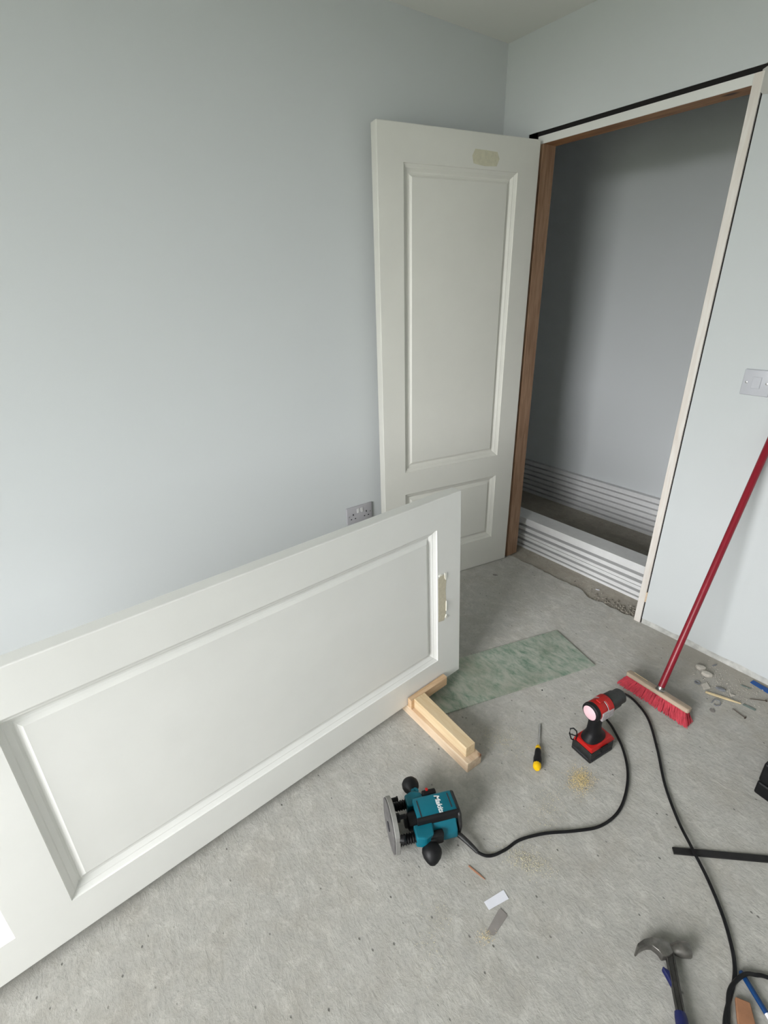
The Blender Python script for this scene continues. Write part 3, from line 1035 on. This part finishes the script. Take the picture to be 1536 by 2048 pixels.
def hpoly(pts, z0, z1, bev):
    return prism([hl(*p) for p in pts], z0, z1, bev, 2)


# claw and cheek
claw = [(0.000, 0.004), (0.012, -0.011), (0.030, -0.020), (0.050, -0.024), (0.070, -0.021), (0.086, -0.014), (0.086, 0.006), (0.074, 0.012), (0.058, 0.014), (0.054, 0.002), (0.044, -0.007), (0.030, -0.007), (0.014, -0.001), (0.003, 0.007)]
finish(hpoly(claw, 0.006, 0.028, 0.0025), 'claw_head', M_HAM, hm, True)
c0 = hl(0.080, -0.006)
c1 = hl(0.180, -0.002)
finish(lathe([(0.010, 0), (0.009, 0.010), (0.012, 0.018), (0.0155, 0.026), (0.016, 0.046), (0.0145, 0.049), (0, 0.0492)], (c0[0], c0[1], 0.0165), (c1[0], c1[1], 0.0165), 24), 'striking_face', M_HAM, hm, True)
# shank: two rails with a groove
hA = Vector((-1.165, -1.726, 0)) - HO
hB = Vector((-1.258, -1.797, 0)) - HO
dirv = (hB - hA).normalized()
per = Vector((-dirv.y, dirv.x, 0))


def sl(a, b):
    v = hA + dirv * a + per * b
    return (v.x, v.y)


finish(prism([sl(-0.004, -0.0095), sl(-0.004, 0.0095), sl(0.03, 0.0085), sl(0.112, 0.0075), sl(0.112, -0.0075), sl(0.03, -0.0085)], 0.010, 0.020, 0.0015, 1), 'shank', M_DSTEEL, hm)
for s in (-1, 1):
    finish(prism([sl(0.0, s * 0.0095), sl(0.0, s * 0.0055), sl(0.112, s * 0.0042), sl(0.112, s * 0.0078), sl(0.03, s * 0.0088)], 0.018, 0.0235, 0.001, 1), 'shank_rail', M_DSTEEL, hm)
sg = 1 if (per.dot(Vector((-1.218, -1.734, 0)) - HO - hA) > 0) else -1
finish(prism([sl(0.040, sg * 0.005), sl(0.037, sg * 0.014), sl(0.034, sg * 0.020), sl(0.038, sg * 0.0215), sl(0.050, sg * 0.015), sl(0.072, sg * 0.005)], 0.008, 0.022, 0.0015, 1), 'side_tooth', M_BLUEG, hm)
gp = [sl(0.108, 0), sl(0.30, 0)]
finish(lathe([(0.0, 0.0), (0.011, 0.001), (0.0125, 0.01), (0.0135, 0.06), (0.012, 0.11), (0.015, 0.17), (0.012, 0.19), (0, 0.191)], (gp[0][0], gp[0][1], 0.0150), (gp[1][0], gp[1][1], 0.0150), 18), 'grip', M_BLUEG, hm, True)

# ------------------------------------------------------------------ flat bar, case, pen, card
o = finish(prism([(-0.9085, -1.6105), (-0.9225, -1.6225), (-0.62, -1.899), (-0.606, -1.887)], 0.0, 0.005, 0.0008, 1), 'flat_bar', M_BAR)
tag(o, 'black flat metal bar lying under the cord', 'bar')
cs = empty('tool_case', (-0.45, -1.78, 0))
tag(cs, 'black plastic tool case poking in at the right edge', 'case')
ct = Matrix.Translation((-0.543 + 0.45, -1.676 + 1.78, 0)) @ Matrix.Rotation(R(-6), 4, 'Z')
cb = finish(box((0.0, -0.35, 0.0), (0.26, 0.0, 0.050), 0.006, 2, ct), 'case_bottom', M_BLACK, cs)
finish(box((0.0, -0.35, 0.052), (0.26, 0.0, 0.125), 0.006, 2, ct), 'case_lid', M_BLACK, cs)
finish(box((-0.006, -0.09, 0.035), (0.0, -0.05, 0.070), 0.002, 1, ct), 'latch', M_BLACK2, cs)

pn = empty('marker_pen', (-1.063, -1.834, 0))
tag(pn, 'blue pen with a white end lying by the cord loop', 'pen')
pa, pb_ = Vector((0, 0, 0.0065)), Vector((-0.043, -0.075, 0.0065))
pa = pa + (pb_ - pa).normalized() * 0.004
finish(lathe([(0.0, 0), (0.004, 0.001), (0.0055, 0.004), (0.0055, 0.074)], pa, pb_, 14), 'barrel', M_BLUE2, pn, True)
finish(lathe([(0.0045, 0.074), (0.0045, 0.098), (0.002, 0.106)], pa, pb_, 14), 'white_end', M_WHITE, pn, True)

o = finish(prism([(-1.423, -1.391), (-1.362, -1.402), (-1.367, -1.424), (-1.426, -1.411)], 0.0006, 0.0014), 'paper_label', M_WHITE)
tag(o, 'clean white rectangular card on the floor below the router', 'card')
o = finish(prism([(-1.466, -1.4475), (-1.4695, -1.4425), (-1.467, -1.4395), (-1.406, -1.4250), (-1.401, -1.4260), (-1.398, -1.4440), (-1.402, -1.4482), (-1.4555, -1.4562), (-1.4590, -1.4545)], 0.0006, 0.0014), 'paper_label', M_GREYC)
tag(o, 'dirty grey rounded card next to the white card', 'card')


# ------------------------------------------------------------------ sweepings by the wall
def chip(name, c, rx, ry, h, rot, mat, label, cat, seed, n=7, z=0.0):
    r = random.Random(seed)
    pts = []
    for i in range(n):
        a = 2 * math.pi * i / n + r.uniform(-.2, .2)
        x, y = rx * math.cos(a) * r.uniform(.85, 1.1), ry * math.sin(a) * r.uniform(.85, 1.1)
        pts.append((c[0] + x * math.cos(rot) - y * math.sin(rot), c[1] + x * math.sin(rot) + y * math.cos(rot)))
    o = finish(prism(pts, z, z + h, min(0.0012, h * .25), 1, None, 0.94), name, mat)
    return tag(o, label, cat)


chip('stone_chip', (-0.103, -1.330), 0.019, 0.013, 0.012, -1.0, M_BEIGE, 'pale stone chip nearest the broom handle', 'stone', 1)
chip('stone_chip', (-0.124, -1.362), 0.020, 0.013, 0.013, -1.4, M_BEIGE, 'pale oval stone chip touching the larger flat chips', 'stone', 2)
chip('plaster_flake', (-0.190, -1.388), 0.026, 0.018, 0.005, 0.3, M_BEIGE, 'flat four-cornered plaster flake among the sweepings', 'plaster flake', 3, 4)
chip('plaster_flake', (-0.163, -1.468), 0.015, 0.010, 0.005, -0.9, M_BEIGE, 'small triangular plaster flake beside the pale splinter', 'plaster flake', 4, 3)
chip('grey_scrap', (-0.165, -1.430), 0.018, 0.008, 0.007, -1.3, M_GREYS, 'crumpled dark grey scrap in the sweepings', 'scrap', 5, 8)
chip('grit_lump', (-0.074, -1.482), 0.020, 0.004, 0.003, -1.4, M_TEALD, 'thin grey-green strip beside the blue strip', 'strip', 6, 6)
chip('grit_lump', (-0.040, -1.357), 0.015, 0.004, 0.004, -0.3, M_GREYS, 'grey sliver lying at the wall foot', 'scrap', 8, 6)
chip('grit_lump', (-0.705, -1.018), 0.0035, 0.0028, 0.004, 0, M_BLACK, 'tiny black pellet between green sheet and screwdriver', 'pellet', 9, 6)
chip('white_flake', (0.104, -0.742), 0.012, 0.004, 0.003, -1.2, M_WHITE, 'tiny white flake on the doorway floor', 'flake', 10, 6, -0.007)
chip('grit_patch', (-0.206, -0.324), 0.018, 0.010, 0.0012, -0.9, M_GREYC, 'small grey scrap on the floor in front of the open door', 'scrap', 11, 5)


def stick(name, a, b, w, h, mat, label, cat, taper=0.4):
    a, b = Vector((a[0], a[1], 0)), Vector((b[0], b[1], 0))
    d = (b - a).normalized()
    p = Vector((-d.y, d.x, 0)) * w / 2
    pts = [a + p * .8, a - p * .8, a * .5 + b * .5 - p, b - p * taper, b + p * taper, a * .4 + b * .6 + p]
    o = finish(prism([(v.x, v.y) for v in pts], 0.0005, h, h * .15, 1), name, mat)
    return tag(o, label, cat)


stick('wood_splinter', (-0.224, -1.402), (-0.184, -1.508), 0.010, 0.006, M_STICK, 'long pale wood splinter among the sweepings', 'splinter', 0.25)
stick('plastic_strip', (-0.180, -1.513), (-0.174, -1.552), 0.011, 0.003, M_TEALD, 'short grey-green plastic strip at the splinter tip', 'strip', 1)
stick('plastic_strip', (-0.024, -1.485), (-0.045, -1.62), 0.026, 0.004, M_BLUE, 'bright blue plastic strip by the wall at the right edge', 'strip', 1)
stick('wood_shaving', (-1.392, -1.305), (-1.382, -1.356), 0.005, 0.002, M_CURL, 'thin reddish wood shaving below the router cord', 'shaving', 0.3)
stick('offcut', (-1.118, -1.862), (-1.19, -1.905), 0.034, 0.010, M_ORANGE, 'orange-brown fragment inside the cord loop', 'fragment', 0.9)


def nail(a, b, label):
    e = empty('nail', (a[0], a[1], 0))
    tag(e, label, 'nail')
    q0 = Vector((0, 0, 0.0035))
    q1 = Vector((b[0] - a[0], b[1] - a[1], 0.0035))
    ln = (q1 - q0).length
    finish(lathe([(0, 0), (0.0012, 0.006), (0.0014, ln)], q0, q1, 8), 'nail_shank', M_NAIL, e)
    finish(lathe([(0.0042, ln - 0.001), (0.0042, ln + 0.0015), (0.002, ln + 0.002)], q0, q1, 10), 'nail_head', M_NAIL, e)


nail((-0.233, -1.497), (-0.246, -1.544), 'dark nail below the long pale splinter')
nail((-0.134, -1.515), (-0.096, -1.558), 'brown nail near the blue plastic strip')


def ring_thing(name, c, r, w, label, cat, mat, sq=1.0):
    t = tube([(c[0] + r * math.cos(a), c[1] + r * sq * math.sin(a), w) for a in [2 * math.pi * i / 20 for i in range(20)]], w, 6, closed=True)
    return tag(finish(t, name, mat, None, True), label, cat)


ring_thing('washer_ring', (-0.195, -1.360), 0.008, 0.0025, 'small grey ring by the stone chips', 'ring', M_GREYS)
bm = tube(catmull([(-0.262, -1.440, 0.002), (-0.240, -1.440, 0.004), (-0.236, -1.456, 0.006), (-0.252, -1.464, 0.004), (-0.266, -1.456, 0.002), (-0.262, -1.448, 0.002)], 5), 0.0018, 6)
tag(finish(bm, 'wire_curl', M_GREYS, None, True), 'curled bit of grey wire in front of the splinter', 'wire')
chip('washer_disc', (-0.300, -1.458), 0.010, 0.010, 0.003, 0, M_GREYC, 'round grey disc beside the broom end', 'disc', 12, 12)


# ------------------------------------------------------------------ sawdust and dust
def scatter(name, c, sx, sy, rot, n, size, mat, label, seed, up=0.0):
    r = random.Random(seed)
    bm = bmesh.new()
    for i in range(n):
        x, y = r.gauss(0, sx), r.gauss(0, sy)
        d = math.hypot(x / sx, y / sy)
        px = c[0] + x * math.cos(rot) - y * math.sin(rot)
        py = c[1] + x * math.sin(rot) + y * math.cos(rot)
        pz = 0.0008 + max(0, up * (1 - d)) * r.random()
        s = size * r.uniform(.5, 1.5)
        a = r.uniform(0, 6.28)
        d1 = Vector((math.cos(a), math.sin(a), r.uniform(-.4, .4))) * s
        d2 = Vector((-math.sin(a), math.cos(a), r.uniform(-.4, .4))) * s * r.uniform(.3, .7)
        o = Vector((px, py, pz + 0.4 * s))
        v = [bm.verts.new(o + k) for k in (d1, d2, -d1, -d2)]
        tp = bm.verts.new(o + Vector((0, 0, s * .5)))
        bm.faces.new(v)
        for k in range(4):
            bm.faces.new((v[k], v[(k + 1) % 4], tp))
    o = finish(bm, name, mat, recalc=False)
    return tag(o, label, 'sawdust', kind='stuff')


scatter('sawdust', (-0.925, -1.335), 0.024, 0.017, 0.3, 1500, 0.0013, M_SAW, 'yellow sawdust heap in front of the drill', 1, 0.003)
scatter('sawdust', (-1.000, -1.085), 0.045, 0.030, -0.9, 420, 0.0013, M_SAWP, 'thin sawdust between the stand and the screwdriver', 2)
scatter('sawdust', (-1.075, -1.330), 0.050, 0.026, 0.5, 330, 0.0012, M_SAWP, 'faint sawdust dusting inside the cord curve', 3)
scatter('sawdust', (-1.255, -1.395), 0.034, 0.018, -0.9, 650, 0.0012, M_SAWP, 'sawdust scatter just below the router cord', 4, 0.001)
scatter('sawdust', (-1.475, -1.446), 0.012, 0.008, 0, 110, 0.0011, M_SAW, 'pinch of sawdust at the grey card corner', 5)
scatter('sawdust', (-1.563, -1.361), 0.040, 0.020, 0.4, 150, 0.0011, M_SAWP, 'sparse sawdust on the bare floor left of the cards', 6)
scatter('grit', (-0.130, -1.43), 0.060, 0.10, 0, 420, 0.0024, M_BEIGE, 'swept grit along the foot of the white wall', 7)
